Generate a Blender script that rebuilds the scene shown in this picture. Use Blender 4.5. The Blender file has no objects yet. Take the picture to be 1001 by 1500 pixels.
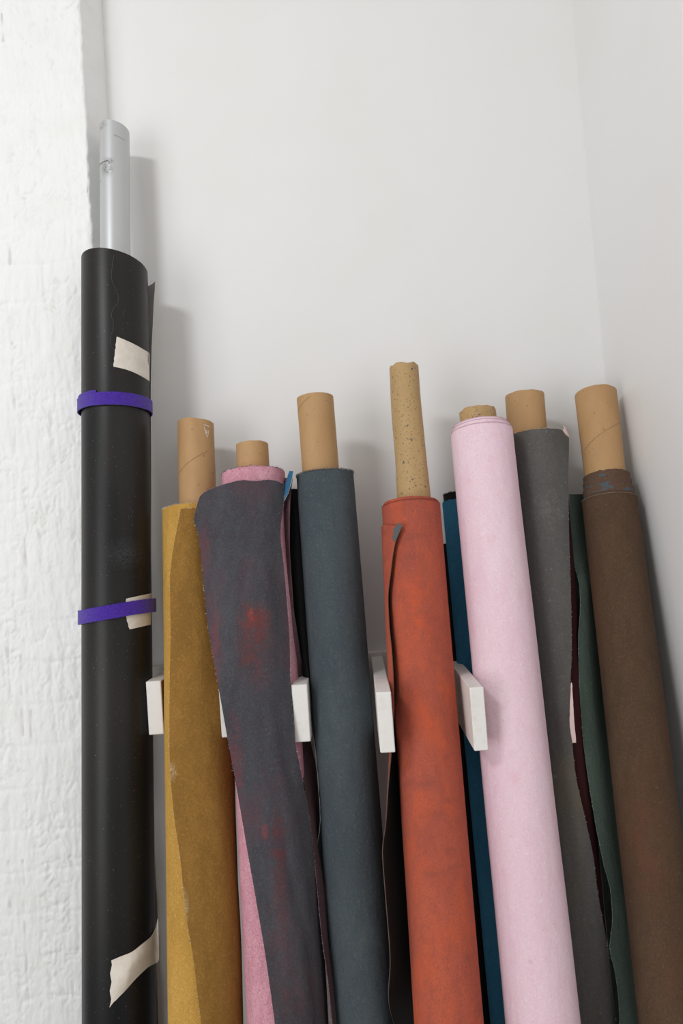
import bpy, math, random
from mathutils import Vector, Matrix, noise
random.seed(7)
scene = bpy.context.scene
col = scene.collection

# ---------------------------------------------------------------- camera
F = 1000.0                                    # focal length in pixels of the 1001x1500 frame (24 mm lens)
CAM = Vector((0.0, -1.35, 1.55))
yc = Vector((20, -45, -1000)).normalized()    # world +Y (into the wall) in camera space
zc = Vector((-1508, 21550, -1000)); zc = (zc - yc*zc.dot(yc)).normalized()
xc = yc.cross(zc)
R = Matrix((xc, yc, zc))                      # camera -> world
cam_d = bpy.data.cameras.new('camera'); cam = bpy.data.objects.new('camera', cam_d); col.objects.link(cam)
cam.matrix_world = Matrix.Translation(CAM) @ R.to_4x4()
cam_d.sensor_fit = 'VERTICAL'; cam_d.sensor_height = 36; cam_d.lens = 24
cam_d.clip_start = 0.02
scene.camera = cam

# ---------------------------------------------------------------- world, lamps, exposure
w = bpy.data.worlds.new('world'); scene.world = w; w.use_nodes = True
bg = w.node_tree.nodes['Background']; bg.inputs[0].default_value = (1.0, 0.98, 0.95, 1); bg.inputs[1].default_value = 0.6
def area(name, loc, target, size, power, color):
    d = bpy.data.lights.new(name, 'AREA'); d.shape = 'RECTANGLE'; d.size, d.size_y = size
    d.energy = power; d.color = color
    o = bpy.data.objects.new(name, d); col.objects.link(o); o.location = loc
    o.rotation_euler = (Vector(target)-Vector(loc)).to_track_quat('-Z', 'Y').to_euler()
    return o
area('key_lamp', (-1.2, -2.05, 2.95), (0.1, 0, 1.6), (0.46, 0.28), 15.5, (0.97, 0.985, 1.0))
area('window_light', (-2.1, -2.8, 1.2), (0.1, 0, 1.2), (1.3, 2.3), 33, (0.96, 0.98, 1.0))
vs = scene.view_settings
vs.view_transform = 'Standard'; vs.look = 'None'; vs.gamma = 1; vs.use_curve_mapping = False
vs.exposure = -0.05

# ---------------------------------------------------------------- pixel <-> world helpers (real depths)
def ray(px, py):
    return R @ Vector((px-500.5, 750.0-py, -F))
def at(px, py, wd):                           # point seen at a pixel, wd metres out from the back wall
    d = ray(px, py); s = (-wd-CAM.y)/d.y
    return CAM + d*s
def proj(P):
    v = R.transposed() @ (P-CAM)
    return 500.5 + v.x*F/-v.z, 750.0 - v.y*F/-v.z
def lin(c):
    return tuple(((x/255)/12.92 if x/255 <= .04045 else ((x/255+.055)/1.055)**2.4) for x in c)

# ---------------------------------------------------------------- materials
MATS = {}
def mat(name, base, rough=.8, metal=0, layers=(), blobs=(), bump=(), attr=None, spec=.3, sheen=0, coat=0):
    """base: sRGB 0-255; layers: (rgb, scale xyz, lo, hi, strength, detail); blobs: (pos, radii, rgb, strength, noise scale)
       bump: (scale xyz, strength, distance, detail)"""
    m = bpy.data.materials.new(name); m.use_nodes = True; nt = m.node_tree; N = nt.nodes; L = nt.links
    b = N['Principled BSDF']; b.inputs['Roughness'].default_value = rough; b.inputs['Metallic'].default_value = metal
    b.inputs['Specular IOR Level'].default_value = spec
    if sheen: b.inputs['Sheen Weight'].default_value = sheen; b.inputs['Sheen Roughness'].default_value = .5
    if coat: b.inputs['Coat Weight'].default_value = coat; b.inputs['Coat Roughness'].default_value = .35
    geo = N.new('ShaderNodeNewGeometry')
    def nz(scale, detail=4, rough_=.6):
        mp = N.new('ShaderNodeVectorMath'); mp.operation = 'MULTIPLY'; L.new(geo.outputs['Position'], mp.inputs[0]); mp.inputs[1].default_value = scale
        n = N.new('ShaderNodeTexNoise'); n.inputs['Scale'].default_value = 1; n.inputs['Detail'].default_value = detail; n.inputs['Roughness'].default_value = rough_
        L.new(mp.outputs[0], n.inputs['Vector']); return n.outputs['Fac']
    cur = None
    def mix(fac, rgb):
        nonlocal cur
        mx = N.new('ShaderNodeMix'); mx.data_type = 'RGBA'; L.new(fac, mx.inputs[0])
        if cur is None: mx.inputs[6].default_value = (*lin(base), 1)
        else: L.new(cur, mx.inputs[6])
        mx.inputs[7].default_value = (*lin(rgb), 1); cur = mx.outputs[2]
    def rng(f, lo, hi, st):
        r = N.new('ShaderNodeMapRange'); r.inputs[1].default_value = lo; r.inputs[2].default_value = hi; r.inputs[4].default_value = st
        L.new(f, r.inputs[0]); return r.outputs[0]
    for (rgb, sc, lo, hi, st, det) in layers:
        mix(rng(nz(sc, det), lo, hi, st), rgb)
    for (pos, rad, rgb, st, ns) in blobs:
        s = N.new('ShaderNodeVectorMath'); s.operation = 'SUBTRACT'; L.new(geo.outputs['Position'], s.inputs[0]); s.inputs[1].default_value = pos
        d = N.new('ShaderNodeVectorMath'); d.operation = 'DIVIDE'; L.new(s.outputs[0], d.inputs[0]); d.inputs[1].default_value = rad
        ln = N.new('ShaderNodeVectorMath'); ln.operation = 'LENGTH'; L.new(d.outputs[0], ln.inputs[0])
        f = rng(ln.outputs['Value'], 1.0, 0.15, st)
        g = rng(nz((ns, ns, ns), 6, .7), .38, .62, 1.0)
        mu = N.new('ShaderNodeMath'); mu.operation = 'MULTIPLY'; L.new(f, mu.inputs[0]); L.new(g, mu.inputs[1])
        mix(mu.outputs[0], rgb)
    if attr:
        a = N.new('ShaderNodeAttribute'); a.attribute_name = attr[0]; mix(a.outputs['Fac'], attr[1])
    if cur is None: b.inputs['Base Color'].default_value = (*lin(base), 1)
    else: L.new(cur, b.inputs['Base Color'])
    prev = None
    for (sc, st, dist, det) in bump:
        bp = N.new('ShaderNodeBump'); bp.inputs['Strength'].default_value = st; bp.inputs['Distance'].default_value = dist
        L.new(nz(sc, det), bp.inputs['Height'])
        if prev: L.new(prev, bp.inputs['Normal'])
        prev = bp.outputs[0]
    if prev: L.new(prev, b.inputs['Normal'])
    MATS[name] = m; return m
def fabric(name, c, dark, light, sheen=.0, extra=(), blobs=(), bumpst=.35):
    return mat(name, c, .85, 0,
        [(dark, (16, 16, 6), .42, .68, .7, 5), (light, (11, 11, 5), .5, .72, .6, 5), (dark, (70, 70, 30), .46, .7, .5, 5),
         (dark, (420, 420, 420), .45, .7, .75, 3), (light, (260, 260, 260), .55, .72, .7, 3)] + list(extra), blobs,
        [((480, 480, 480), bumpst, .0011, 3), ((60, 60, 25), .35, .004, 4)], spec=.2, sheen=sheen)
def paint(c): return c
M_wall = mat('wall_paint', (233, 232, 231), .6, 0, [((226, 224, 220), (2, 2, 2), .45, .7, .5, 3)],
    bump=[((160, 160, 160), .12, .0012, 3), ((7, 7, 7), .25, .006, 3), ((30, 30, 14), .08, .003, 3)], spec=.3)
M_pier = mat('brick_paint', (240, 241, 240), .55, 0, [((232, 231, 226), (12, 12, 12), .45, .7, .5, 4)],
    attr=('chip', (150, 122, 100)), bump=[((420, 420, 150), .35, .0012, 5), ((110, 110, 40), .3, .003, 4)], spec=.4)
M_peg = mat('white_board_paint', (236, 233, 229), .5, 0, [((222, 214, 205), (60, 60, 60), .5, .75, .6, 4), ((150, 120, 95), (420, 420, 420), .7, .76, .7, 3)],
    bump=[((500, 120, 700), .5, .0010, 4)])
M_wood = mat('bare_wood', (176, 148, 112), .7, 0, [((150, 118, 82), (60, 8, 60), .4, .65, .7, 4)])
M_floor = mat('floor_concrete', (150, 146, 140), .6, 0, [((128, 124, 118), (4, 4, 4), .4, .7, .7, 5)], bump=[((40, 40, 40), .2, .002, 4)])
def card(name, c, specks=.0, dark=(160, 124, 82)):
    return mat(name, c, .62, 0, [(dark, (30, 30, 10), .45, .75, .5, 4), (dark, (600, 600, 600), .5, .7, .35, 2)]
      + ([((92, 84, 76), (330, 330, 330), .655, .69, .9, 1), ((84, 84, 88), (170, 170, 170), .69, .72, .9, 1)] if specks else [((110, 88, 66), (230, 230, 230), .80, .82, .6, 0)]),
      bump=[((500, 500, 500), .15, .0006, 2)], spec=.35)
M_card = card('kraft_cardboard', (184, 146, 102), dark=(164, 126, 84))
M_card2 = card('speckled_cardboard', (184, 152, 106), 1, dark=(160, 130, 88))
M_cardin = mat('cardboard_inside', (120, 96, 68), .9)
M_seam = mat('tube_seam', (118, 88, 58), .9)  # dark brown of the spiral joint in the paper tubes
EDGE = mat('frayed_cotton', (214, 208, 200), .9)
EDGED = mat('frayed_dark', (120, 122, 124), .9)

# ---------------------------------------------------------------- mesh helpers
def link(name, verts, faces, mats, parent=None, fm=None, smooth=True, base=None, flat=None):
    off = base if base is not None else Vector((0, 0, 0))
    if parent is not None and base is None: off = Vector(parent['base_pt'])
    me = bpy.data.meshes.new(name)
    me.from_pydata([tuple(v-off) for v in verts], [], faces); 
    for m in (mats if isinstance(mats, (list, tuple)) else [mats]): me.materials.append(m)
    if fm: me.polygons.foreach_set('material_index', fm)
    if smooth: me.polygons.foreach_set('use_smooth', [not (flat and flat(i)) for i in range(len(me.polygons))])
    me.update()
    if flat: me.set_sharp_from_angle(angle=math.radians(38))
    o = bpy.data.objects.new(name, me); col.objects.link(o)
    if parent is not None: o.parent = parent
    elif base is not None: o.location = base
    return o
def thing(name, label, cat, base, group=None):
    o = bpy.data.objects.new(name, None); col.objects.link(o); o.location = base; o['base_pt'] = tuple(base)
    o.empty_display_size = .05; o['label'] = label; o['category'] = cat
    if group: o['group'] = group
    return o
def grid_faces(nu, nv, off=0, flip=False, closed_u=False):
    fs = []
    for j in range(nv-1):
        for i in range(nu if closed_u else nu-1):
            a = off+j*nu+i; b = off+j*nu+(i+1) % nu; c = off+(j+1)*nu+(i+1) % nu; d = off+(j+1)*nu+i
            fs.append((a, b, c, d) if not flip else (d, c, b, a))
    return fs
def box_mesh(lo, hi):
    x0, y0, z0 = lo; x1, y1, z1 = hi
    v = [Vector(p) for p in ((x0,y0,z0),(x1,y0,z0),(x1,y1,z0),(x0,y1,z0),(x0,y0,z1),(x1,y0,z1),(x1,y1,z1),(x0,y1,z1))]
    return v, [(0,3,2,1),(4,5,6,7),(0,1,5,4),(1,2,6,5),(2,3,7,6),(3,0,4,7)]
def struct(name, v, f, m, smooth=False, fm=None):
    o = link(name, v, f, m, smooth=smooth, fm=fm); o['kind'] = 'structure'; return o
def catmull(keys, x):                         # keys: sorted list of (x, tuple); smooth interpolation
    if x <= keys[0][0]: return keys[0][1]
    if x >= keys[-1][0]: return keys[-1][1]
    for i in range(len(keys)-1):
        if keys[i][0] <= x <= keys[i+1][0]: break
    x0, p1 = keys[i]; x1, p2 = keys[i+1]; h = x1-x0; t = (x-x0)/h
    out = []
    for k in range(len(p1)):
        def slope(j):
            if j <= 0 or j >= len(keys)-1: return (keys[min(j+1, len(keys)-1)][1][k]-keys[max(j-1, 0)][1][k])/(keys[min(j+1, len(keys)-1)][0]-keys[max(j-1, 0)][0])
            a = (keys[j][1][k]-keys[j-1][1][k])/(keys[j][0]-keys[j-1][0]); b = (keys[j+1][1][k]-keys[j][1][k])/(keys[j+1][0]-keys[j][0])
            return 0 if a*b <= 0 else 2*a*b/(a+b)
        m0, m1 = slope(i)*h, slope(i+1)*h
        out.append((2*t**3-3*t*t+1)*p1[k]+(t**3-2*t*t+t)*m0+(-2*t**3+3*t*t)*p2[k]+(t**3-t*t)*m1)
    return tuple(out)
def two_sided(name, P, nu, nv, th, mats, parent, jit=0):
    """P: nv rows of nu points; builds a sheet of thickness th: outer, inner and rim faces"""
    n = []
    for j in range(nv):
        for i in range(nu):
            du = P[j*nu+min(i+1, nu-1)]-P[j*nu+max(i-1, 0)]; dv = P[min(j+1, nv-1)*nu+i]-P[max(j-1, 0)*nu+i]
            c = dv.cross(du); n.append(c.normalized() if c.length > 1e-12 else Vector((0, -1, 0)))
    verts = list(P)+[P[k]-n[k]*th for k in range(nu*nv)]
    o = nu*nv
    fs = grid_faces(nu, nv, 0, True)+grid_faces(nu, nv, o); fm = [0]*((nu-1)*(nv-1))+[1]*((nu-1)*(nv-1))
    def rim(a, b): fs.append((a, b, b+o, a+o)); fm.append(2)
    for i in range(nu-1): rim(i, i+1); rim((nv-1)*nu+i+1, (nv-1)*nu+i)
    for j in range(nv-1): rim((j+1)*nu, j*nu); rim(j*nu+nu-1, (j+1)*nu+nu-1)
    return link(name, verts, fs, mats, parent, fm, flat=lambda i: fm[i] == 2)
def fray(pts, outw, parent, m, n, length=(.0015, .004), name='fray', th=.00022):
    """short thread ends standing off an edge: real thin strands, joined"""
    vs_, fs = [], []
    for _ in range(n):
        k = random.randrange(len(pts)-1); t = random.random(); p = pts[k].lerp(pts[k+1], t)
        o = outw[k] if isinstance(outw, list) else outw
        d = (o + Vector([random.uniform(-.8, .8) for _ in range(3)])).normalized()*random.uniform(*length)
        bend = Vector([random.uniform(-1, 1) for _ in range(3)])*d.length*.35
        a = Vector((random.uniform(-1, 1), 0, random.uniform(-1, 1))).normalized()*th*random.uniform(.6, 1.5); b = a.cross(d.normalized())
        q = [p-d*.15, p+d*.5+bend, p+d]
        base = len(vs_)
        for r_, s in zip(q, (1, .8, .3)):
            vs_ += [r_+a*s, r_-a*.5*s+b*s, r_-a*.5*s-b*s]
        for lev in (0, 3):
            for i in range(3):
                fs.append((base+lev+i, base+lev+(i+1) % 3, base+lev+3+(i+1) % 3, base+lev+3+i))
    o = link(name, vs_, fs, m, parent, smooth=False); o['kind'] = 'stuff'; return o

# ---------------------------------------------------------------- rolls
class Roll:
    """a leaning cylinder from silhouette pixels: top (xl, xr, y) and foot of frame (xl, xr, 1500) with distance out from the wall at the top"""
    def __init__(s, xl, xr, y, w, bxl, bxr, bw=None, r=None):
        def half(a, b, yy, ww):
            A = at(a, yy, ww); B = at(b, yy, ww); Cc = (A+B)/2; th = abs(Cc.x-CAM.x)/abs(Cc.y-CAM.y)
            return (B-A).length/2/math.sqrt(1+th*th), Cc
        s.r, s.top = half(xl, xr, y, w)
        if r: s.r = r
        if bw is None:
            lo, hi = 0., .8
            for _ in range(40):
                mid = (lo+hi)/2
                if half(bxl, bxr, 1500, mid)[0] > s.r: lo = mid
                else: hi = mid
            bw = lo
        s.bw = bw
        low = half(bxl, bxr, 1500, bw)[1]
        s.A = (s.top-low).normalized()
        s.U = (Vector((1, 0, 0))-s.A*s.A.x).normalized(); s.V = s.U.cross(s.A)      # V faces the room
        if s.V.y > 0: s.V = -s.V
        # foot of the axis so that the lowest rim point just stands on the floor
        tilt = math.sqrt(max(0, 1-s.A.z**2))
        s.len = (s.top.z - s.r*tilt - .001)/s.A.z
        s.foot = s.top-s.A*s.len
    def p(s, t, phi, rho):                    # t: metres below the roll's top, phi: degrees, 0 right, 90 front, 180 left
        a = math.radians(phi)
        return s.top - s.A*t + (s.U*math.cos(a)+s.V*math.sin(a))*rho
    def solve(s, x, y, rho, guess, tg=None):  # (t, phi) of the point of radius rho seen at pixel (x, y)
        t = tg if tg is not None else .3; ph = guess
        for _ in range(30):
            P = proj(s.p(t, ph, rho)); e = (x-P[0], y-P[1])
            a = proj(s.p(t+.001, ph, rho)); b = proj(s.p(t, ph+.5, rho))
            j = ((a[0]-P[0])/.001, (b[0]-P[0])/.5, (a[1]-P[1])/.001, (b[1]-P[1])/.5)
            det = j[0]*j[3]-j[1]*j[2]
            if abs(det) < 1e-6: break
            dt = (e[0]*j[3]-j[1]*e[1])/det; dp = (j[0]*e[1]-j[2]*e[0])/det
            t += max(-.1, min(.1, dt)); ph += max(-8, min(8, dp))
            ph = max(guess-75, min(guess+75, ph))
        return t, ph
    def hit(s, px, py, lift=0):               # point of the surface seen at a pixel (clamped to the silhouette)
        d = ray(px, py).normalized(); o = CAM-s.top; rr = s.r+lift
        dp = d-s.A*d.dot(s.A); op = o-s.A*o.dot(s.A)
        a = dp.dot(dp); b = 2*dp.dot(op); c = op.dot(op)-rr*rr; D = b*b-4*a*c
        q = (-b-math.sqrt(max(D, 0)))/(2*a); P = CAM+d*q
        if D < 0:                              # off the silhouette: fall back on the tangent line
            rel = P-s.top; t = rel.dot(s.A); v = rel-s.A*t; P = s.top+s.A*t+v.normalized()*rr
        return P

def wound(name, R_, mats, parent, t0=0, skew=(0, 0), r=None, ncap=5, rin=.03, jag=.0012, wob=.0008, seed=0, dome=.006, length=None):
    """the wound body: side wall from foot to top, then ridged coil ends running in to the core"""
    r = r or R_.r; nu = 72; L = length or (R_.len-t0); V = []; nv = 70
    rows = [(t0+L*(1-j/(nv-1))**2.2, r) for j in range(nv)]
    for j, (t, rr) in enumerate(rows):
        for i in range(nu):
            a = 360*i/nu
            dn = noise.noise(Vector((math.cos(math.radians(a))*1.2+seed, math.sin(math.radians(a))*1.2, t*4)))
            dn2 = noise.noise(Vector((math.cos(math.radians(a))*9+seed, math.sin(math.radians(a))*9, t*1.2)))
            off = jag*noise.noise(Vector((a*.12, seed*3.1, 0)))*1.6 if j == nv-1 else 0
            taper = 0
            ar = math.radians(a); off += r*(skew[0]*math.cos(ar)-skew[1]*math.sin(ar))*max(0, 1-(t-t0)/.3)
            V.append(R_.p(t+off, a, rr+wob*dn+wob*.5*dn2-taper))
    k = 0
    for c in range(ncap):                     # ridges and grooves of the coil
        f = (c+1)/ncap; rr = r-(r-rin)*f
        for dz, rx in ((.004+.004*random.random(), r-(r-rin)*(f-.6/ncap)), (random.uniform(-.002, .003), rr)):
            for i in range(nu):
                a = 360*i/nu
                V.append(R_.p(t0+dz+jag*.8*noise.noise(Vector((a*.1, c+seed, 2)))+rx*(skew[0]*math.cos(math.radians(a))-skew[1]*math.sin(math.radians(a))), a, rx))
            k += 1
    F_ = grid_faces(nu, nv+k, closed_u=True)
    F_.append(tuple(reversed(range(nu)))); F_.append(tuple((nv+k-1)*nu+i for i in range(nu)))
    return link(name, V, F_, mats, parent, flat=lambda i: i >= (nv-1)*nu)
def core(R_, px, py, half, parent, m, name='core_tube', depth=.12, tube=.0045, seed=0, jag=.0006, dirpx=None, wtop=None, r2=None, skew=(0, 0)):
    """hollow tube standing out of the roll: its top is seen at (px, py)"""
    base = R_.p(.02, 0, 0)
    # distance from the wall follows the roll's own lean
    wt = wtop if wtop is not None else None
    if wt is None:
        P = R_.top
        for _ in range(20):
            Q = at(px, py, -P.y); P = R_.top + R_.A*((Q-R_.top).dot(R_.A))
            P = Vector((Q.x, P.y, Q.z))
        top = P
    else: top = at(px, py, wt)
    th = abs(top.x)/abs(top.y-CAM.y)
    r = half*abs(top.y-CAM.y)/F/math.sqrt(1+th*th)
    if dirpx: A = (top-at(*dirpx)).normalized()
    else: A = R_.A
    U = (Vector((1, 0, 0))-A*A.x).normalized(); W = U.cross(A); W = W if W.y < 0 else -W
    L = (top-R_.top).length+depth; rb = r2 or r
    nu = 56; V = []
    prof = [(L*(1-i/24), rb+(r-rb)*(i/24)) for i in range(25)] + [(0.0, r-tube)] + [(L*.4*(i/5)+.001, r-tube) for i in range(1, 6)]
    prof[24] = (0, r)
    for k, (t, rr) in enumerate(prof):
        for i in range(nu):
            a = 2*math.pi*i/nu
            j = jag*1.6*noise.noise(Vector((math.cos(a)*2.5, math.sin(a)*2.5, seed))) if k in (24, 25) else 0
            j += rr*(skew[0]*math.cos(a)-skew[1]*math.sin(a))*max(0, 1-t/.1) if k < 26 else 0
            e = jag*1.2*noise.noise(Vector((math.cos(a)*1.3, math.sin(a)*1.3, t*9+seed)))
            V.append(top-A*(t+j)+(U*math.cos(a)+W*math.sin(a))*(rr+e))
    F_ = grid_faces(nu, len(prof), closed_u=True)
    fm = [0]*(24*nu)+[1]*((len(prof)-25)*nu)
    F_.append(tuple(reversed(range(nu)))); fm.append(1); F_.append(tuple((len(prof)-1)*nu+i for i in range(nu))); fm.append(1)
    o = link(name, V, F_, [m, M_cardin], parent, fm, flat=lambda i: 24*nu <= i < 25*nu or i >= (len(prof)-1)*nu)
    o['frame'] = 1
    return o, top, A, U, W, r, rb, L
def helix(info, parent, phi0, t0, phi1, t1, wd=.0005, m=None):
    """the spiral joint of a paper tube, a fine dark line along it"""
    o, top, A, U, W, r, rb, L = info; V = []; n = 60
    for k in range(n):
        f = k/(n-1); a = math.radians(phi0+(phi1-phi0)*f); t = t0+(t1-t0)*f
        rr = r+(rb-r)*(t/L)+.0007
        for d in (-wd/2, wd/2): V.append(top-A*(t+d)+(U*math.cos(a)+W*math.sin(a))*rr)
    return link('spiral_joint', V, grid_faces(2, n), m or M_seam, o, base=Vector(parent['base_pt']) if False else Vector(parent['base_pt']))
def flap(name, R_, left, right, parent, mats, th=.0012, p=3.0, gap=.0016, nu=36, nv=130, drops=None, wave=.0, y_top=None, seed=0, jag=.0007):
    """loose sheet around a roll. left/right: either an angle (hidden end) or rows (y px, x px, lift m, angle guess).
       The sheet follows the roll and lifts off towards its free edge(s)."""
    def keys(side):
        if isinstance(side, (int, float)): return None
        ks = []; tg = None
        for (y, x, lift, g) in side:
            t, ph = R_.solve(x, y, R_.r+gap+lift, g, tg); tg = t; ks.append((t, (ph, lift)))
        ks.sort(key=lambda k: k[0]); return ks
    kl, kr = keys(left), keys(right)
    t_top = min(k[0][0] for k in (kl, kr) if k); t_end = R_.len-.004
    P = []
    dk = sorted([(a, (b,)) for a, b in drops]) if drops else None
    for j in range(nv):
        v = j/(nv-1)
        for i in range(nu):
            s = i/(nu-1)
            d = catmull(dk, s)[0] if dk else 0
            t = t_top+(t_end-t_top)*v
            t_ = t + d*max(0, 1-(t-t_top)/.22)**2
            if i in (0, nu-1) or j == 0: t_ += jag*noise.noise(Vector((t*300, s*60, seed)))*1.5
            pl, ll = catmull(kl, t_) if kl else (left, 0)
            pr, lr = catmull(kr, t_) if kr else (right, 0)
            ph = pl+(pr-pl)*s
            rho = R_.r+gap+ll*(1-s)**p+lr*s**p + wave*noise.noise(Vector((s*3.5+seed, t*5, seed)))*(1 if True else 0)*s*(1-s)*4
            P.append(R_.p(t_, ph, max(rho, R_.r+.0006)))
    # left-to-right in the picture gives outward normals towards the room
    o = two_sided(name, P, nu, nv, th, mats, parent)
    o_edges = dict(left=[P[j*nu] for j in range(nv)], right=[P[j*nu+nu-1] for j in range(nv)], top=P[:nu])
    return o, o_edges
def psheet(name, rows, parent, mats, dw=0, th=.0012, nu=16, nv=110, flip=False, jag=.0006, seed=0):
    """loose sheet through control rows: (y px, [(x px, metres out from wall), ...])"""
    ks = [(y, tuple(c for q in pts for c in q)) for y, pts in rows]; n = len(rows[0][1]); P = []
    y0, y1 = rows[0][0], rows[-1][0]
    for j in range(nv):
        y = y0+(y1-y0)*j/(nv-1); c = catmull(ks, y)
        cr = [(k, (c[2*k], c[2*k+1])) for k in range(n)]
        for i in range(nu):
            x, ww = catmull(cr, (n-1)*i/(nu-1))
            q = at(x, y, ww+dw)
            if i in (0, nu-1) or j == 0: q = q+Vector((jag*noise.noise(Vector((y*.35, i, seed)))*1.5, 0, jag*noise.noise(Vector((i*.9, y*.3, seed)))))
            P.append(q)
    o = two_sided(name, P, nu, nv, th, mats, parent)
    return o, dict(left=[P[j*nu] for j in range(nv)], right=[P[j*nu+nu-1] for j in range(nv)], top=P[:nu])
def patch(name, R_, quad, parent, m, lift=.0008, nu=18, nv=12, liftf=None, jag=.6, th=.0004, curve=None):
    """adhesive tape stuck on a roll: the quad (tl, tr, br, bl in px) wrapped onto the surface"""
    P = []
    tl, tr, br, bl = [Vector(q) for q in quad]
    for j in range(nv):
        for i in range(nu):
            u, v = i/(nu-1), j/(nv-1)
            q = tl.lerp(tr, u).lerp(bl.lerp(br, u), v)
            if curve: q = q+Vector(curve(u, v))
            if i == 0: q = q+Vector((jag*math.sin(v*40)*.7+jag*noise.noise(Vector((v*9, 0, 0))), 0))
            P.append(R_.hit(q.x, q.y, lift+(liftf(u, v) if liftf else 0)))
    return two_sided(name, P, nu, nv, th, [m, m, m], parent)

# ================================================================ the setting
WR = 0.517; XL = -0.443; PX = -0.462; PW = 0.072
v, f = box_mesh((-1.6, 0, -.1), (WR+.1, .1, 3.3)); struct('wall_back', v, f, M_wall)
# right wall with a shallow step where the thicker pier begins
sx = at(987, 0, .44)
v, f = box_mesh((WR, -.42, -.1), (WR+.35, .0, 3.3)); struct('wall_right', v, f, M_wall)
v, f = box_mesh((WR-.012, -2.6, -.1), (WR+.35, -.42, 3.3)); struct('wall_right_front', v, f, M_wall)
v, f = box_mesh((-3.2, -4.2, -.1), (WR+.35, .1, 0)); struct('floor', v, f, M_floor)

# left pier: painted rough brick, real relief (front face, worn corner, plain reveal)
def pier():
    prof = [(-1.6, PW, 0), (-1.1, PW, 0), (-.85, PW, 0)]
    x = -.78
    while x < PX-.006: prof.append((x, PW, 1)); x += .0028
    for a in range(0, 91, 15):
        prof.append((PX-.006+.006*math.sin(math.radians(a)), PW-.006+.006*math.cos(math.radians(a)), 1))
    for k in range(1, 9): f_ = k/8; prof.append((PX+(XL-PX)*f_, (PW-.006)*(1-f_)-.001, .35*max(0, 1-f_*1.6)))
    zs = [0, .2, .4, .5]; z = .55
    while z < 2.75: zs.append(z); z += .0032
    zs += [2.9, 3.3]; nu = len(prof); V = []; chip = []
    for z in zs:
        row = math.floor(z/.076); joint = abs(z/.076-round(z/.076))*.076
        for (x, wd, k) in prof:
            d = 0; c = 0
            if k:
                q = Vector((x*7, z*4.5, 3.1))
                jz = z+.006*noise.noise(Vector((x*14, z*3, 0))); jd = abs(jz/.076-round(jz/.076))*.076
                vis = max(0, noise.noise(Vector((x*5, z*5, 9)))+.35)
                d -= .0016*math.exp(-(jd/.004)**2)*vis
                xx = x+.005*noise.noise(Vector((x*10, z*9, 5))); br = (xx+(.11 if row % 2 else 0))/.225; vd = abs(br-round(br))*.225
                d -= .0015*math.exp(-(vd/.003)**2)*vis
                d += .0018*noise.noise(q)
                amp = .55+.45*max(0, min(1, (2.25-z)/.3)); d0 = d
                st = noise.noise(Vector((x*85+.8*noise.noise(Vector((x*9, z*8, 2))), z*11, 1.7)))
                d += .0011*st + .0009*noise.noise(Vector((x*190, z*38, 4.2))) + .0006*noise.noise(Vector((x*300, z*160, 4.2)))
                lump = noise.noise(Vector((x*34, z*30, 14.))); d += .0016*max(0, lump-.1)
                m1 = noise.noise(Vector((x*8, z*6, 33.)))+.12
                r1 = abs(noise.noise(Vector((x*70+2*noise.noise(Vector((x*40, z*30, 3))), z*17, 20.))))
                if m1 > 0: g = math.exp(-(r1/.05)**2)*min(1, m1*4); d -= .0016*g; c = max(c, .20*g*max(0, noise.noise(Vector((x*60, z*40, 2)))+.1))
                r2 = abs(noise.noise(Vector((x*18, z*60+1.5*noise.noise(Vector((x*50, z*20, 3))), 50.))))
                m2 = noise.noise(Vector((x*11, z*9, 63.)))-.05
                if m2 > 0: g = math.exp(-(r2/.05)**2)*min(1, m2*4); d -= .0018*g; c = max(c, .3*g*max(0, noise.noise(Vector((x*60, z*40, 5)))+.1))
                d = d0+(d-d0)*amp
                for (cx, z0, z1) in cracks:
                    if z0 < z < z1:
                        xx = cx+.0025*noise.noise(Vector((z*18, cx*40, 0)))+(z-z0)*.01
                        g = math.exp(-((x-xx)/.0018)**2)*max(0, min(1, .35+1.6*noise.noise(Vector((z*30, cx*9, 7))))); d -= .002*g; c = max(c, .5*g)
                # rough bits near the corner
                near = math.exp(-((x-PX)/.02)**2); d += near*.0035*noise.noise(Vector((x*45, z*38, 8.)))
                d *= k
            if wd >= PW-.0001: V.append(Vector((x, -(wd+d), z)))
            else: V.append(Vector((x+d*.8*(1 if k else 0)+ (0.003*noise.noise(Vector((0, z*9, 1)))+.002*noise.noise(Vector((0, z*50, 1))))*k, -(wd+d*.4), z)))
            chip.append(max(0, min(1, c)))
    o = link('wall_left', V, grid_faces(nu, len(zs)), M_pier); o['kind'] = 'structure'
    a = o.data.attributes.new('chip', 'FLOAT', 'POINT'); a.data.foreach_set('value', chip)
cracks = []
for (px, y0, y1) in ((3, 20, 62), (11, 255, 300), (14, 350, 388), (22, 575, 615), (21, 625, 665), (38, 790, 870), (18, 500, 540), (31, 960, 1080), (36, 1260, 1480), (14, 1260, 1330), (46, 1040, 1110), (62, 880, 935), (12, 900, 1030)):
    a = at(px, y1, PW); b = at(px, y0, PW); cracks.append(((a.x+b.x)/2, a.z, b.z))
pier()

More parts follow.
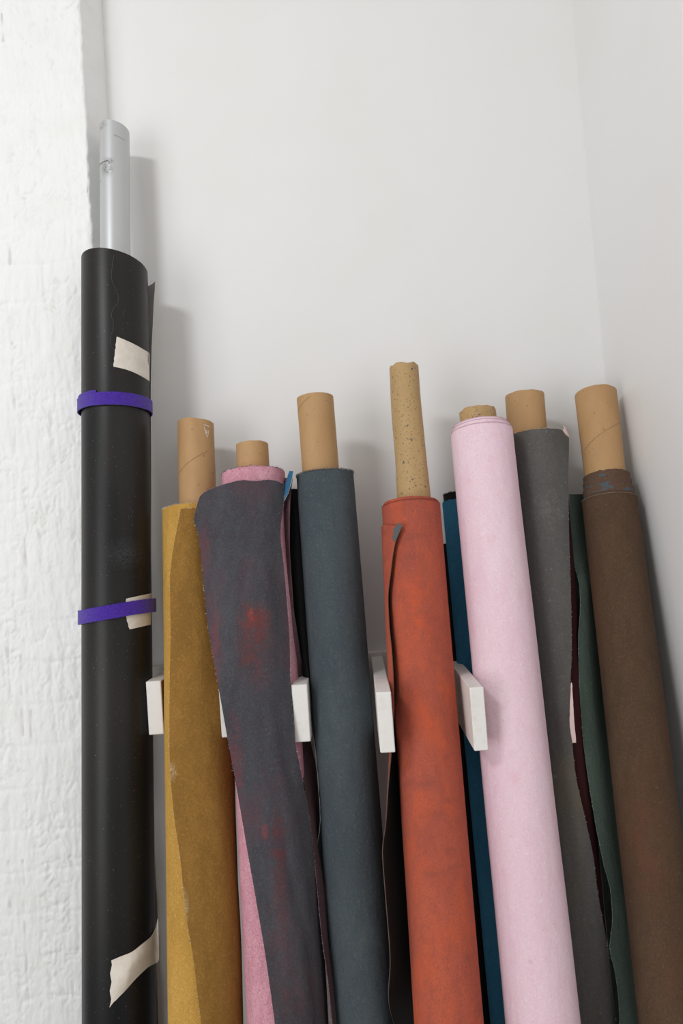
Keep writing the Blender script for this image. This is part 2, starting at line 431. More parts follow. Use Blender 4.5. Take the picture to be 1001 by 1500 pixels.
# ================================================================ the rack of white boards on the wall
rk = thing('peg_rack', 'white painted board rack on the wall, its square pegs poking out between the rolls', 'rack', Vector((0, 0, 1.2)))
def bevel_box(name, lo, hi, m, parent, b=.0012, skew=0, side=None):
    x0, y0, z0 = lo; x1, y1, z1 = hi; V = []; ys = [y0, y0+b]+[y0+(y1-y0)*k/6 for k in range(1, 7)]
    for k, y in enumerate(ys):
        q = b if k == 0 else 0
        ring = [(x0+q+b, z0+q), (x1-q-b, z0+q), (x1-q, z0+q+b), (x1-q, z1-q-b), (x1-q-b, z1-q), (x0+q+b, z1-q), (x0+q, z1-q-b), (x0+q, z0+q+b)]
        for (x, z) in ring:
            V.append(Vector((x+.0006*noise.noise(Vector((x*50, y*20, z*30)))+skew*(z-z0), y+(.0008*noise.noise(Vector((x*90, 1, z*60))) if k == 0 else 0), z+.0006*noise.noise(Vector((x*40, y*25, z*9))))))
    F_ = [tuple(reversed(t)) for t in grid_faces(8, len(ys), closed_u=True)]
    F_ = grid_faces(8, len(ys), closed_u=True); F_.append(tuple(reversed(range(8)))); F_.append(tuple((len(ys)-1)*8+i for i in range(8)))
    return link(name, V, F_, [m, side or m], parent, [1 if (side and i % 8 == 2 and i >= 8 and i < 8*(len(ys)-1)) else 0 for i in range(len(F_))], smooth=False)
pegs = [(213.5, 235.5, 998, 1076, .185), (320, 342, 1000, 1080, .235), (427, 450, 1003, 1087, .245), (551, 573, 1014, 1103, .335), (688, 709, 1007, 1100, .325)]
M_pegside = M_peg
for k, (xl, xr, yt, yb, wf) in enumerate(pegs):
    a = at(xl, yt, wf); b = at(xr, yt, wf); c = at((xl+xr)/2+6, yb, wf)
    bevel_box('peg', (a.x, -wf, c.z), (b.x, -.018, (a.z+b.z)/2), M_peg, rk, side=M_wood if k == 0 else None)
zr = at(600, 952, .02).z
bevel_box('rail', (-.44, -.02, zr-.1), (.50, -.0005, zr), M_peg, rk)

# ================================================================ 1. black vinyl roll on an aluminium tube
M_vinyl = mat('black_vinyl', (16, 17, 20), .38, 0, [((54, 50, 46), (4, 4, 2), .45, .7, .5, 2), ((110, 110, 110), (420, 420, 420), .735, .76, .8, 1)],
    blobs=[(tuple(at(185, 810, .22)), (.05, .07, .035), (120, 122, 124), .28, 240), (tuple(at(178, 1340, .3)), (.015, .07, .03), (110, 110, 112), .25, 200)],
    bump=[((5, 5, 3), .08, .004, 2)], spec=.27)
M_vback = mat('vinyl_back', (206, 202, 196), .6)
M_alu = mat('aluminium', (196, 197, 198), .45, .5, [],
    blobs=[(tuple(at(161, 252, .085)), (.017, .04, .026), (52, 50, 48), 1.0, 260), (tuple(at(165, 242, .085)), (.010, .04, .008), (46, 44, 42), 1.0, 200), (tuple(at(152, 186, .085)), (.014, .04, .012), (90, 88, 86), .6, 150)])
R1 = Roll(120, 217, 391, .105, 120, 231)
t1 = thing('vinyl_backdrop_roll', 'tall black vinyl roll around a silver metal tube, bound with two purple straps', 'backdrop roll', R1.foot)
wound('wound_sheet', R1, M_vinyl, t1, r=R1.r, rin=.03, jag=.0003, wob=.0003, seed=1, skew=(.13, .12))
c1 = core(R1, 168, 190, 22.7, t1, M_alu, name='metal_tube', jag=.0001, tube=.0025, wtop=.068, skew=(.16, .05))
c1[0]['label'] = 'silver aluminium tube with a dark scuff'
c1[0].data.materials[1] = M_alu
def ring_mark(info, parent, t, phi0, phi1, slope, m, wd=.0006):
    helix(info, parent, phi0, t, phi1, t+slope, wd, m)
M_scr = mat('scuff_line', (96, 92, 88), .8)
ring_mark(c1, t1, .082, 185, 95, 0.0, M_scr, .0010)
ring_mark(c1, t1, .116, 185, 130, 0.0, M_scr, .0005)
ring_mark(c1, t1, .030, 75, 30, .004, M_scr, .0005)
e1, ed = flap('loose_edge', R1, -95, [(412, 227.5, .012, -35), (450, 225, .011, -35), (520, 222, .006, -30), (590, 221, .004, -25), (700, 221.5, .004, -25), (900, 221, .003, -20), (1100, 223, .0025, -20), (1250, 226, .004, -25), (1350, 231, .008, -30), (1400, 229, .006, -25), (1500, 232, .003, -20)],
             t1, [M_vback, M_vback, EDGE], th=.0008, p=2, jag=.0002)
e1['label'] = 'pale underside of the sheet curling off at the right'
M_tape = mat('masking_tape', (226, 219, 208), .6, 0, [((212, 200, 186), (40, 40, 60), .4, .7, .6, 4)], bump=[((50, 50, 60), .5, .004, 3)])
patch('tape', R1, ((171, 493), (222, 519), (222, 560), (166, 537)), t1, M_tape, curve=lambda u, v: (0, -4*math.sin(u*3.14)*(.5+.5*v)))
patch('tape', R1, ((185, 877), (222, 869), (221, 915), (190, 922)), t1, M_tape, curve=lambda u, v: ((-4 if False else 0)-(3*math.sin(v*3.14) if u < .2 else 0), 0))
t3, _ = psheet('tape', [(0, [(231, .262), (231.5, .262), (232, .262)])], t1, [M_tape]*3) if False else (None, None)
def twisted_tape():
    tops = [(163, 1407), (177, 1401), (192, 1395), (208, 1383), (222, 1371), (228, 1359), (231, 1345)]
    bots = [(161.5, 1476), (172, 1463), (183, 1452), (200, 1433), (217, 1417), (233, 1405), (232, 1350)]
    nu, nv = 30, 12; P = []
    kt = [(i, (a[0], a[1], b[0], b[1])) for i, (a, b) in enumerate(zip(tops, bots))]
    for j in range(nv):
        for i in range(nu):
            c = catmull(kt, 6*i/(nu-1)); v_ = j/(nv-1); u = i/(nu-1)
            x = c[0]+(c[2]-c[0])*v_; y = c[1]+(c[3]-c[1])*v_
            lift = .0012+.012*math.sin(v_*3.1)*max(0, 1-abs(u-.35)/.4)*.6+.006*max(0, u-.6)
            if u < .12: x += 1.2*math.sin(v_*17)
            P.append(R1.hit(min(x, 228), y, lift)+Vector((max(0, x-228)*.00115, 0, 0)))
    o = two_sided('tape', P, nu, nv, .0004, [M_tape]*3, t1)
    o['label'] = 'twisted strip of masking tape near the bottom'
twisted_tape()
# hairline crease on the vinyl
hv = []; pts = [(167, 372), (164, 392), (163, 405), (168, 422), (173, 434), (173, 442), (166, 452), (163, 462), (166, 473), (165, 484), (161, 493), (162, 505), (167, 513)]
kk = [(i, q) for i, q in enumerate(pts)]
for k in range(90):
    x, y = catmull(kk, 12*k/89); P = R1.hit(x, y, .0005); hv += [P, R1.hit(x+.35, y+.1, .0005)]
link('crease', hv, grid_faces(2, 90), mat('crease_line', (96, 94, 90), .8), t1)
M_velcro = mat('purple_velcro', (76, 40, 168), .95, 0, [((58, 26, 140), (260, 260, 260), .42, .62, .7, 3), ((92, 60, 178), (500, 500, 500), .6, .72, .6, 2)], bump=[((900, 900, 900), .9, .002, 2)], sheen=.3)
M_velin = mat('velcro_back', (40, 20, 86), .95)
def strap(y, wd, tilt, label, tail, bulge, ph0=0, yaw=0):
    t, ph = R1.solve(168, y, R1.r, 95)
    base = R1.p(t, 0, 0); th = thing('hook_and_loop_strap', label, 'strap', base, None)
    def band(name, a0, a1, extra, dz, ww, n=90):
        P = []; nv = 6
        for j in range(nv):
            for i in range(n):
                a = a0+(a1-a0)*i/(n-1); c = math.cos(math.radians(a))
                b = bulge[0]*max(0, -c)**6+bulge[1]*max(0, c)**6
                q = j/(nv-1)
                rho = R1.r+.0045+b+extra
                fz = .0006*noise.noise(Vector((a*.9, q*5, 2))) if j in (0, nv-1) else 0
                P.append(R1.p(t+dz-tilt*c+ww*(q-.5)+fz, a, rho))
        P2 = P
        return two_sided(name, P2, n, nv, .0018, [M_velcro, M_velin, M_velcro], th)
    o = band('band', 325, -33.5, 0, 0, wd)
    if tail: tl = band('strap_end', 206, 103, -.0016, -.0085, wd*.7, 40)
    pts = [R1.p(t-tilt*math.cos(math.radians(a))-wd/2, a, R1.r+.0045+bulge[0]*max(0, -math.cos(math.radians(a)))**6) for a in range(20, 185, 3)]
    fray(pts, R1.A, th, M_velcro, 160, (.0006, .0018), name='fuzz')
strap(584, .0225, .0, 'upper purple felt strap around the black vinyl roll, below the first tape', True, (.0035, .0015))
strap(897, .0235, .0085, 'lower purple felt strap around the black vinyl roll, crossing a tape piece', False, (.002, .004))

def rim_line(R_, t, rr, m, parent, wd=.0007, name='rim_light_line'):  # tinted ring: light change along a roll's top rim painted in, with some dirt
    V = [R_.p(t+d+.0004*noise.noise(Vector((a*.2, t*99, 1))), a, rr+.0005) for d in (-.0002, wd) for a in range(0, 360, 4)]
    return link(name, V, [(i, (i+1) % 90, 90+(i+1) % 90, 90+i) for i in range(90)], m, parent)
# ================================================================ 2. gold roll
M_gold = fabric('gold_canvas', (196, 152, 76), (172, 130, 58), (212, 170, 96), extra=[((112, 84, 44), (500, 500, 500), .64, .7, .5, 1)])
M_goldshade = fabric('gold_canvas_shaded', (150, 110, 52), (124, 90, 40), (168, 126, 64), blobs=[(tuple(at(254, 1125, .24)), (.014, .05, .02), (214, 196, 160), .8, 260), (tuple(at(275, 1320, .27)), (.010, .05, .034), (220, 204, 170), .8, 240), (tuple(at(283, 850, .19)), (.012, .05, .12), (122, 90, 42), .3, 5)])  # darker gold paints flap's turned-away shade; dark blob the fold's shade; pale blobs scuffs
R2 = Roll(238, 331, 748, .115, 246, 356)
t2 = thing('backdrop_roll', 'mustard gold canvas roll with a loose front flap, just right of the black vinyl roll', 'backdrop roll', R2.foot)
wound('wound_canvas', R2, M_gold, t2, seed=2, jag=.0018)
c2 = core(R2, 287, 621, 27.2, t2, M_card, seed=2, jag=.0009, skew=(.08, .0))
helix(c2, t2, 182, .115, 40, .062)
M_chalk = mat('chalk_mark', (226, 214, 198), .8)
def surf_mark(info, parent, polyline, m, wd=.0009, name='scrawl'):
    o, top, A, U, W, r, rb, L = info; Vv = []; Ff = []
    for (p0, p1) in zip(polyline[:-1], polyline[1:]):
        q = []
        for (ph, t) in (p0, p1):
            a = math.radians(ph); q.append(top-A*t+(U*math.cos(a)+W*math.sin(a))*(r+.0008))
        d = (q[1]-q[0]).normalized(); nrm = (q[0]-(top-A*p0[1])).normalized(); s = d.cross(nrm)*wd/2
        b = len(Vv); Vv += [q[0]-s, q[1]-s, q[1]+s, q[0]+s]; Ff.append((b, b+1, b+2, b+3))
    link(name, Vv, Ff, m, o, base=Vector(parent['base_pt']), smooth=False)
surf_mark(c2, t2, [(52, .013), (44, .0138), (32, .0142)], M_chalk, .0018, 'chalk_mark')
surf_mark(c2, t2, [(52, .017), (50, .022), (46, .031), (40, .036), (37, .028), (35, .022)], M_chalk, .0012, 'chalk_mark')
surf_mark(c2, t2, [(47, .022), (44, .030), (42, .022), (40, .030)], M_chalk, .0011, 'chalk_mark')
f2, ed = flap('loose_flap', R2, [(745, 265, .010, 120), (761, 262, .011, 120), (813, 252.5, .013, 140), (852, 249, .014, 140), (917, 250, .014, 140), (1005, 248.6, .015, 140), (1110, 248.6, .015, 140), (1185, 254, .013, 140), (1260, 264.5, .010, 130), (1335, 272, .007, 125), (1395, 282, .005, 115), (1500, 295, .003, 110)],
              -60, t2, [M_goldshade, M_gold, EDGE], p=4.5, wave=.0035, seed=4)
f2['label'] = 'loose flap shaded browner, with a frayed edge'
fray(ed['left'][:90], Vector((-1, -.3, 0)), t2, EDGE, 130)
fray(ed['top'][:20], Vector((0, 0, 1)), t2, EDGE, 50)
fray([R2.p(0, a, R2.r) for a in range(20, 180, 4)], Vector((0, 0, 1)), t2, EDGE, 110)

# ================================================================ 3. rose roll with the dark plum sheet
M_rose = fabric('rose_canvas', (214, 158, 172), (186, 124, 140), (228, 182, 192), extra=[((150, 96, 112), (420, 420, 420), .6, .7, .6, 2)])
M_plum = fabric('slate_plum_canvas', (74, 76, 81), (60, 58, 64), (88, 90, 95), extra=[((98, 62, 70), (10, 10, 5), .52, .68, .45, 5), ((110, 66, 72), (500, 500, 500), .62, .7, .5, 1)],
    blobs=[(tuple(at(374, 905, .24)), (.034, .08, .034), (132, 54, 46), .85, 60), (tuple(at(374, 950, .25)), (.038, .08, .075), (112, 52, 50), .75, 45), (tuple(at(369, 899, .24)), (.006, .08, .014), (176, 78, 62), .8, 200),
           (tuple(at(388, 1222, .3)), (.008, .06, .014), (150, 62, 60), .9, 120), (tuple(at(408, 1260, .3)), (.016, .08, .09), (116, 52, 56), .7, 60),
           (tuple(at(410, 1380, .34)), (.03, .08, .08), (110, 54, 58), .6, 50), (tuple(at(318, 960, .24)), (.012, .07, .1), (128, 58, 66), .7, 80), (tuple(at(345, 1120, .28)), (.016, .07, .09), (128, 54, 62), .7, 80),
           (tuple(at(300, 810, .22)), (.014, .07, .06), (120, 58, 66), .6, 90), (tuple(at(440, 1470, .34)), (.06, .08, .05), (100, 60, 62), .6, 60)])
M_mauve = fabric('mauve_back', (102, 78, 84), (86, 66, 71), (116, 92, 96))
M_blue = fabric('blue_canvas', (62, 134, 172), (52, 118, 154), (76, 148, 184))
R3 = Roll(325, 418, 695, .14, 362, 470)
t3 = thing('backdrop_roll', 'rose pink roll wrapped in a slate and plum painted sheet, second from the gold roll side', 'backdrop roll', R3.foot)
t3['label'] = 'rose roll hung with a dark slate sheet stained red, right of the gold roll'
wound('wound_canvas', R3, M_rose, t3, seed=3, jag=.002)
core(R3, 369.5, 652, 24, t3, M_card, seed=3, jag=.0006)
LE = [(762, 284, .050, 155), (785, 291, .046, 155), (850, 298, .042, 155), (900, 302.5, .040, 150), (960, 312, .038, 150), (1020, 322.5, .034, 150), (1085, 334, .028, 150), (1150, 346, .022, 145), (1220, 358, .018, 140), (1320, 375.5, .015, 130), (1400, 389, .012, 125), (1500, 403, .010, 120)]
RE = [(722, 417, .010, 30), (758, 413, .011, 35), (785, 411, .012, 40), (830, 416, .012, 40), (930, 424, .012, 40), (1000, 426, .012, 40), (1089, 433, .012, 40), (1125, 440, .012, 40), (1185, 451, .012, 35), (1275, 463, .012, 30), (1374, 474, .012, 30), (1500, 484, .010, 20)]
f3, ed = flap('loose_sheet', R3, LE, RE, t3, [M_plum, M_mauve, EDGE], p=1.8, drops=[(0, .034), (.05, .012), (.10, -.004), (.2, -.010), (.35, -.015), (.5, -.019), (.62, -.017), (.8, -.020), (1, -.016)], wave=.007, seed=9, nu=48, nv=150)
f3['label'] = 'dark slate painted sheet with red stains'
fray(ed['left'], Vector((-1, -.3, 0)), t3, EDGE, 260, (.001, .0032))
fray(ed['right'][:80], Vector((1, -.3, 0)), t3, EDGE, 160, (.001, .003))
fray(ed['top'], Vector((0, 0, 1)), t3, mat('rose_thread', (176, 138, 146), .9), 300, (.0008, .0024))
fray([R3.p(0, a, R3.r) for a in range(10, 180, 3)], Vector((0, 0, 1)), t3, mat('plum_thread', (116, 108, 130), .9), 300, (.001, .003))
# folded dog-ear at the upper left corner
e3 = ed['left'][0]
w0 = -e3.y
dog = [at(296, 731, w0+.003), at(302, 741, w0+.013), at(300, 751, w0+.016), at(294, 759, w0+.013), at(286, 765, w0+.002), at(289, 748, w0+.009)]
o = link('folded_corner', dog+[q+Vector((.0015, .003, 0)) for q in dog], [(0, 5, 4, 3, 2, 1), (6, 7, 8, 9, 10, 11)]+[(i, (i+1) % 6, 6+(i+1) % 6, 6+i) for i in range(6)], M_plum, t3, smooth=False)
fray([p+Vector((0, -.001, 0)) for p in dog[1:5]], Vector((.6, -.5, -.3)), t3, EDGE, 45, (.0006, .0018), name='fray')
# mauve sheet end standing off between the slate sheet and the next roll
g3, ed = psheet('inner_sheet', [(700, [(417, .165), (423, .185), (429, .19)]), (725, [(415, .165), (420, .185), (425.5, .192)]), (760, [(411, .165), (418, .19), (424.5, .198)]), (785, [(409, .17), (417, .19), (424, .205)]), (860, [(412, .18), (420, .20), (427, .205)]),
   (935, [(418, .19), (428, .21), (437, .20)]), (1000, [(420, .20), (434, .20), (446, .18)]), (1090, [(428, .225), (440, .20), (456, .17)]), (1116, [(437, .235), (446, .21), (462, .18)]), (1180, [(452, .25), (458, .23), (468, .20)]), (1247, [(460, .265), (465, .25), (473, .22)]), (1300, [(465, .275), (470, .26), (478, .24)]),
   (1372, [(472, .285), (477, .27), (483, .25)]), (1447, [(482, .295), (485, .28), (489, .27)]), (1500, [(487, .30), (490, .29), (492, .28)]), (1750, [(500, .32), (502, .31), (504, .3)])], t3, [M_mauve, M_mauve, M_mauve], dw=-.012, th=.0008, seed=3)
g3['label'] = 'mauve reverse of the sheet end'
fray(ed['left'][:], Vector((-1, -.3, 0)), t3, EDGE, 120, (.0008, .0022))
b3, ed = psheet('blue_fold', [(690, [(424, .188), (427, .193), (430, .198)]), (705, [(419, .186), (423, .195), (427, .2)]), (722, [(414, .186), (418, .198), (422, .2)]), (738, [(411.5, .19), (412.5, .2), (414, .2)])], t3, [mat('blue_paint', (46, 100, 134), .8), M_mauve, EDGE], dw=-.012, nv=24, nu=8)
b3['label'] = 'bright blue painted sliver at the top'
fray(ed['right'], Vector((1, -.3, .3)), t3, EDGE, 40, (.001, .003)); fray(ed['top'], Vector((0, 0, 1)), t3, EDGE, 20, (.001, .003))

# ================================================================ 4. slate roll
M_slate = fabric('slate_canvas', (76, 84, 89), (62, 70, 76), (90, 97, 100), extra=[((92, 88, 74), (7, 7, 3), .55, .75, .4, 4), ((140, 142, 140), (420, 420, 420), .73, .77, .35, 1)])
M_black = fabric('black_canvas', (36, 37, 39), (28, 29, 31), (46, 47, 49))
R4 = Roll(434.5, 518, 697, .15, 489, 583)
t4 = thing('backdrop_roll', 'plain slate grey canvas roll in the middle, cut end fuzzy with dark threads', 'backdrop roll', R4.foot)
wound('wound_canvas', R4, M_slate, t4, seed=4, jag=.003)
c4 = core(R4, 461.5, 583, 27, t4, M_card, seed=4, dirpx=(470, 690, .147))
helix(c4, t4, 175, .03, 100, .006)
for rr, n in ((R4.r, 900), (R4.r*.94, 700)):
    fray([R4.p(-.001, a, rr) for a in range(0, 360, 3)], Vector((0, 0, .8)), t4, mat('slate_thread', (104, 108, 110), .9), n, (.0012, .0042), th=.00028)
f4, ed = flap('loose_flap', R4, [(722, 425, .022, 190), (800, 424, .03, 190), (900, 430, .026, 190), (960, 442, .018, 190), (1040, 455, .009, 185), (1127, 465, .006, 175), (1200, 470, .004, 172), (1244, 465, .012, 185), (1300, 476, .004, 180), (1500, 488, .004, 180)],
              300, t4, [M_black, M_black, EDGED], p=2.2, seed=5, jag=.0014) if False else (None, None)
f4, ed = psheet('loose_flap', [(716, [(423, .148), (432, .165), (440, .165)]), (800, [(419, .155), (436, .18), (450, .17)]), (880, [(424, .16), (440, .19), (456, .18)]), (950, [(436, .185), (446, .205), (460, .19)]), (1040, [(454, .225), (458, .225), (466, .2)]),
   (1127, [(465, .245), (467, .24), (474, .21)]), (1201, [(470, .255), (472, .25), (478, .22)]), (1244, [(465, .255), (470, .25), (480, .23)]), (1300, [(470, .26), (476, .255), (484, .24)]), (1400, [(481, .275), (484, .27), (490, .25)]), (1500, [(488, .29), (491, .285), (496, .26)]), (1750, [(505, .32), (509, .31), (514, .28)])], t4, [M_black, M_black, EDGED], dw=-.022, seed=6, jag=.001)
f4['label'] = 'blackish loose sheet at its left side'
fray(ed['left'][30:90], Vector((-1, -.3, 0)), t4, EDGED, 120, (.001, .003))
o = None
# pale speck marks are in the material

# ================================================================ 5. red roll
M_red = fabric('rust_red_canvas', (180, 90, 70), (154, 78, 64), (196, 98, 68), extra=[((206, 94, 56), (22, 22, 12), .5, .68, .5, 5), ((142, 78, 66), (16, 16, 34), .54, .68, .55, 5), ((120, 70, 58), (520, 520, 520), .6, .7, .35, 1)],
    blobs=[(tuple(at(610, 890, .28)), (.05, .07, .1), (216, 92, 50), .55, 60), (tuple(at(620, 1045, .3)), (.03, .07, .05), (196, 84, 48), .5, 60)])
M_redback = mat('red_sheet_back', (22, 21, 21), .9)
R5 = Roll(559.5, 645, 742, .175, 607, 709)
t5 = thing('backdrop_roll', 'rust red canvas roll with a curled edge flap, between two white pegs', 'backdrop roll', R5.foot)
wound('wound_canvas', R5, M_red, t5, seed=5, jag=.0012)
wound('inner_layer', R5, M_red, t5, t0=-.0055, r=R5.r*.945, seed=15, jag=.0008, length=.05)
c5 = core(R5, 591.5, 538, 22, t5, M_card2, seed=5, jag=.0022, r2=.0302, dirpx=(606.5, 727, .168), wtop=.145)
c5[0]['label'] = 'long cardboard tube freckled with dark paint'
f5, ed = flap('curled_edge', R5, 262, [(771, 588.5, .009, 125), (795, 579, .009, 130), (834, 573, .009, 140), (885, 568.5, .009, 150), (915, 570, .011, 150), (957, 574, .013, 145), (990, 576, .014, 145), (1034, 577, .016, 150), (1101, 573, .022, 160), (1151, 568.5, .028, 165), (1203, 565, .034, 170), (1250, 560, .038, 175), (1320, 565, .036, 178), (1400, 571, .034, 180), (1500, 577, .034, 182)],
              t5, [M_red, M_redback, mat('red_cut_edge', (92, 74, 68), .9)], p=2.6, seed=7, jag=.001, drops=[(0, -.012), (.6, -.012), (.8, -.008), (1, 0)])
f5['label'] = 'curled free edge showing a dark underside'
fray(ed['right'][:90], Vector((1, -.3, 0)), t5, EDGED, 90, (.0006, .0018))
# flaked grey patch on the curled corner
gp = [R5.hit(x, y, .0115) for x, y in ((587, 767), (589.5, 770), (586, 778), (583, 785), (580, 792), (576.5, 792), (574.5, 787), (577, 782), (576, 775), (580, 771), (582, 767))]
link('flaked_patch', gp+[q+Vector((.0, .0009, 0)) for q in gp], [tuple(range(11))]+[(i, (i+1) % 11, 11+(i+1) % 11, 11+i) for i in range(11)], mat('flaked_grey', (92, 94, 96), .9), t5, smooth=False)

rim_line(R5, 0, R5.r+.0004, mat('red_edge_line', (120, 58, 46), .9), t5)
# ================================================================ 6. pale pink roll
M_pink = fabric('pale_pink_canvas', (236, 208, 220), (230, 196, 210), (241, 222, 228), extra=[((232, 178, 192), (30, 30, 30), .6, .74, .4, 5), ((206, 160, 172), (330, 330, 330), .70, .74, .55, 1)],
    blobs=[(tuple(at(786, 1430, .38)), (.005, .06, .005), (176, 150, 162), .7, 5)], bumpst=.5)
R6 = Roll(659.5, 751, 634, .152, 740, 851)
t6 = thing('backdrop_roll', 'pale pink canvas roll, the lightest coloured one, standing in front of the others', 'backdrop roll', R6.foot)
wound('wound_canvas', R6, M_pink, t6, seed=6, wob=.0010, jag=.001)
wound('inner_layer', R6, M_pink, t6, t0=-.0125, r=R6.r*.89, seed=16, jag=.0012, length=.05)
wound('inner_layer', R6, M_pink, t6, t0=-.0075, r=R6.r*.945, seed=17, jag=.0012, length=.05)
core(R6, 700, 603, 27.5, t6, M_card2, seed=6, jag=.0016, tube=.006)

M_pinkedge = mat('pink_rim_shade', (196, 160, 170), .9)  # darker pink paints the change of light at the rim steps
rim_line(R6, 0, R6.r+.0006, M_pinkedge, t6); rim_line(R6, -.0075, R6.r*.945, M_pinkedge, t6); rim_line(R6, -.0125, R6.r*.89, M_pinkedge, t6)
fray([R6.p(0, a, R6.r) for a in range(0, 200, 4)], Vector((0, 0, 1)), t6, M_pink, 160, (.0006, .002))
# ================================================================ 7. blue roll behind the pink one, and the black one beside it
R7 = Roll(648, 684, 737, .052, 721, 761, bw=.245)
t7 = thing('backdrop_roll', 'narrow deep blue canvas roll half hidden behind the pale pink roll', 'backdrop roll', R7.foot)
wound('wound_canvas', R7, M_blue, t7, seed=7, jag=.003, rin=.02)
wound('inner_layer', R7, M_black, t7, t0=-.016, r=R7.r*.86, seed=8, jag=.004, rin=.012, length=.06)
fray([R7.p(-.016, a, R7.r*.86) for a in range(0, 360, 5)], Vector((0, 0, 1)), t7, EDGED, 200, (.001, .004))
R7b = Roll(630, 668, 800, .035, 680, 724, bw=.185)
t7b = thing('backdrop_roll', 'black roll in the dark gap between the rust red and the blue rolls', 'backdrop roll', R7b.foot)
wound('wound_canvas', R7b, M_black, t7b, seed=9, rin=.015)

# ================================================================ 8. charcoal roll with a pink reverse
M_char = fabric('charcoal_canvas', (94, 92, 90), (82, 80, 78), (106, 104, 101), extra=[((112, 100, 70), (12, 12, 5), .58, .74, .4, 4), ((160, 158, 152), (150, 150, 150), .64, .74, .35, 5)],
    blobs=[(tuple(at(892, 1470, .33)), (.03, .07, .05), (170, 140, 70), .6, 90), (tuple(at(812, 740, .2)), (.04, .07, .05), (150, 148, 144), .3, 130)])
M_pinkrev = mat('pink_reverse', (232, 204, 200), .85)
M_maroon = mat('maroon_canvas', (58, 22, 26), .9)
R8 = Roll(741, 825, 640, .090, 804, 897, bw=.22)
t8 = thing('backdrop_roll', 'charcoal grey canvas roll with a pale torn edge, right of the pale pink roll', 'backdrop roll', R8.foot)
wound('wound_canvas', R8, M_maroon, t8, seed=11, t0=.004)
core(R8, 768.5, 580, 28.8, t8, M_card, seed=11, jag=.0006, depth=.03)
f8, ed = flap('outer_sheet', R8, 215, [(641, 834, .010, 40), (700, 833, .009, 45), (800, 834.5, .008, 50), (860, 836.5, .008, 50), (950, 838, .009, 60), (1040, 836, .010, 60), (1062, 838, .010, 65), (1092, 839, .010, 65), (1130, 843, .009, 60), (1200, 858, .007, 55), (1264, 871, .006, 50), (1300, 875, .006, 55), (1400, 892, .004, 45), (1500, 903, .003, 40)],
              t8, [M_char, M_pinkrev, M_pinkrev], p=4, seed=8, th=.0014, drops=[(0, -.012), (.5, -.012), (.85, -.012), (.94, -.009), (1, 0)])
f8['label'] = 'charcoal outer sheet with a pale torn edge'
fray(ed['right'], Vector((1, -.3, 0)), t8, EDGE, 170, (.0006, .0022)); fray(ed['top'], Vector((0, 0, 1)), t8, M_pinkrev, 60, (.0006, .002))
q = ed['right'][0]
dg = [at(825.5, 623, .163), at(829, 627, .168), at(833.5, 637, .158), at(834.5, 641, .152), at(829, 636, .168), at(825, 630, .172), at(827.5, 627, .17)]
link('folded_corner', dg+[k+Vector((0, .002, 0)) for k in dg], [tuple(range(7))]+[(i, (i+1) % 7, 7+(i+1) % 7, 7+i) for i in range(7)], M_pinkrev, t8, smooth=False)['label'] = 'pink folded corner'
s8, ed2 = psheet('pale_strip', [(1000, [(837, .232), (838.2, .232)]), (1030, [(836, .236), (840, .235)]), (1060, [(835.5, .24), (842, .238)]), (1088, [(839.5, .244), (844.5, .242)])], t8, [M_pinkrev]*3, dw=-.008, nv=20, nu=4)

# ================================================================ 9. green roll
M_green = fabric('green_canvas', (92, 106, 98), (78, 92, 84), (104, 118, 108))
R9 = Roll(832, 884, 745, .052, 900, 960, bw=.16)
t9 = thing('backdrop_roll', 'dark green canvas roll with a wavy loose edge, wedged between charcoal and brown rolls', 'backdrop roll', R9.foot)
wound('wound_canvas', R9, M_green, t9, seed=12, rin=.015, jag=.002)
f9, ed = psheet('loose_sheet', [(724, [(835, .118), (842, .105), (862, .075)]), (803, [(836, .135), (850, .125), (872, .09)]), (835, [(844, .155), (854, .145), (875, .10)]), (859, [(850, .168), (860, .155), (878, .11)]), (887, [(851, .175), (862, .16), (880, .115)]), (937, [(848, .19), (862, .175), (885, .125)]), (987, [(849, .197), (866, .183), (890, .13)]),
   (1071, [(854, .212), (874, .197), (898, .145)]), (1115, [(859, .222), (880, .205), (906, .155)]), (1199, [(872, .235), (892, .218), (918, .17)]), (1265, [(885, .243), (902, .228), (926, .18)]), (1309, [(896, .247), (910, .233), (932, .185)]), (1346, [(898, .25), (914, .237), (937, .19)]), (1390, [(894, .255), (914, .24), (940, .195)]), (1419, [(901, .258), (918, .245), (942, .20)]),
   (1463, [(907, .262), (922, .25), (946, .205)]), (1500, [(909, .266), (927, .255), (950, .21)]), (1750, [(930, .29), (950, .28), (975, .24)])], t9, [M_green, M_maroon, M_green], dw=-.008, nu=24, nv=140, seed=11)
f9['label'] = 'green painted sheet end with frayed edge'
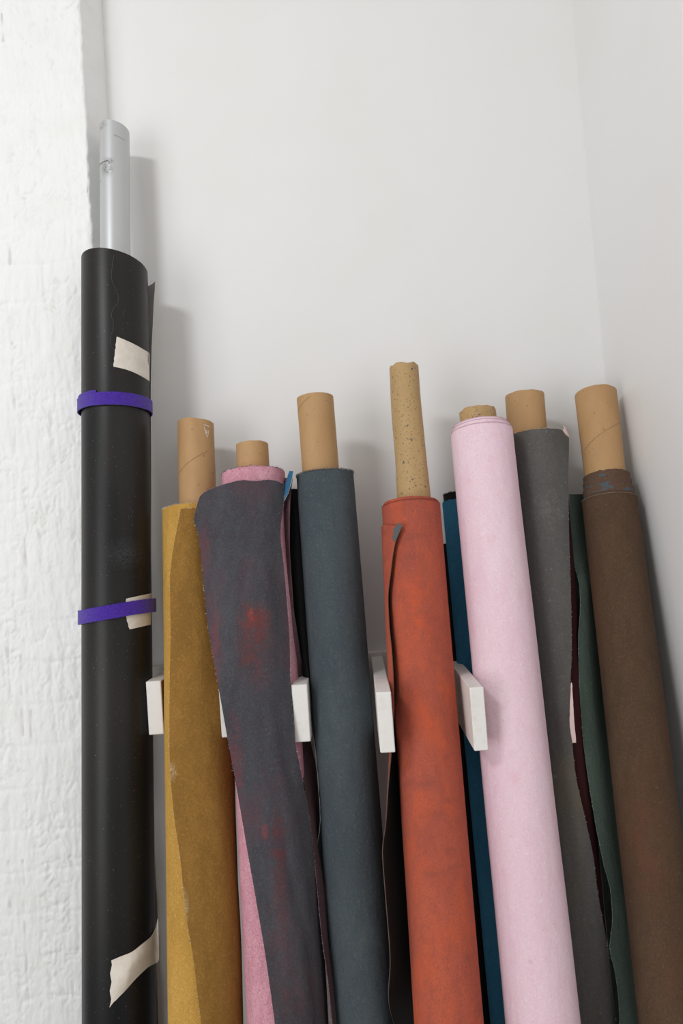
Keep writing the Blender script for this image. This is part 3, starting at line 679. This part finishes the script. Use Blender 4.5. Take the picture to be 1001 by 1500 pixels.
fray(ed['left'], Vector((-1, -.3, 0)), t9, EDGE, 130, (.0006, .0022))

# ================================================================ 10. brown roll
M_brown = fabric('brown_canvas', (88, 68, 52), (74, 56, 43), (100, 80, 62), extra=[((98, 62, 46), (6, 6, 3), .5, .7, .5, 4), ((130, 112, 90), (460, 460, 460), .66, .72, .5, 2)],
    blobs=[(tuple(at(880, 735, .21)), (.006, .06, .006), (50, 36, 28), .8, 10), (tuple(at(955, 1250, .33)), (.05, .09, .1), (108, 66, 48), .5, 40)])
M_tealb = fabric('brown_teal_layer', (100, 76, 60), (88, 68, 56), (112, 88, 70), extra=[((78, 94, 102), (40, 40, 130), .55, .62, .9, 4)])
R10 = Roll(852, 934, 733, .13, 935, 1037)
t10 = thing('backdrop_roll', 'dark brown canvas roll with stepped inner layers, far right in the corner', 'backdrop roll', R10.foot)
wound('wound_canvas', R10, M_brown, t10, seed=13, jag=.002)
for t0, rr, sd in ((-.018, .93, 21), (-.032, .89, 22), (-.044, .85, 23)):
    wound('inner_layer', R10, M_tealb, t10, t0=t0, r=R10.r*rr, seed=sd, jag=.003, length=.06, rin=.036)
    fray([R10.p(t0, a, R10.r*rr) for a in range(0, 200, 4)], Vector((0, 0, 1)), t10, EDGED, 90, (.0006, .002))
wound('inner_layer', R10, M_brown, t10, t0=-.0035, r=R10.r*.965, seed=24, jag=.002, length=.06)
c10 = core(R10, 873, 577, 31, t10, M_card, seed=14, jag=.0006, dirpx=(886, 690, .119), r2=.033, depth=.06)
helix(c10, t10, 165, .118, 20, .062)
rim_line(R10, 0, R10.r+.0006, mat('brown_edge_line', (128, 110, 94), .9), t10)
fray([R10.p(0, a, R10.r) for a in range(0, 200, 3)], Vector((0, 0, 1)), t10, EDGED, 200, (.0008, .0025))

for i, rr in enumerate((R1, R2, R3, R4, R5, R6, R7, R7b, R8, R9, R10)):
    print('ROLL', i, 'r=%.4f topw=%.3f footw=%.3f bw=%.3f foot=%s' % (rr.r, -rr.top.y, -rr.foot.y, rr.bw, tuple(round(a, 3) for a in rr.foot)))
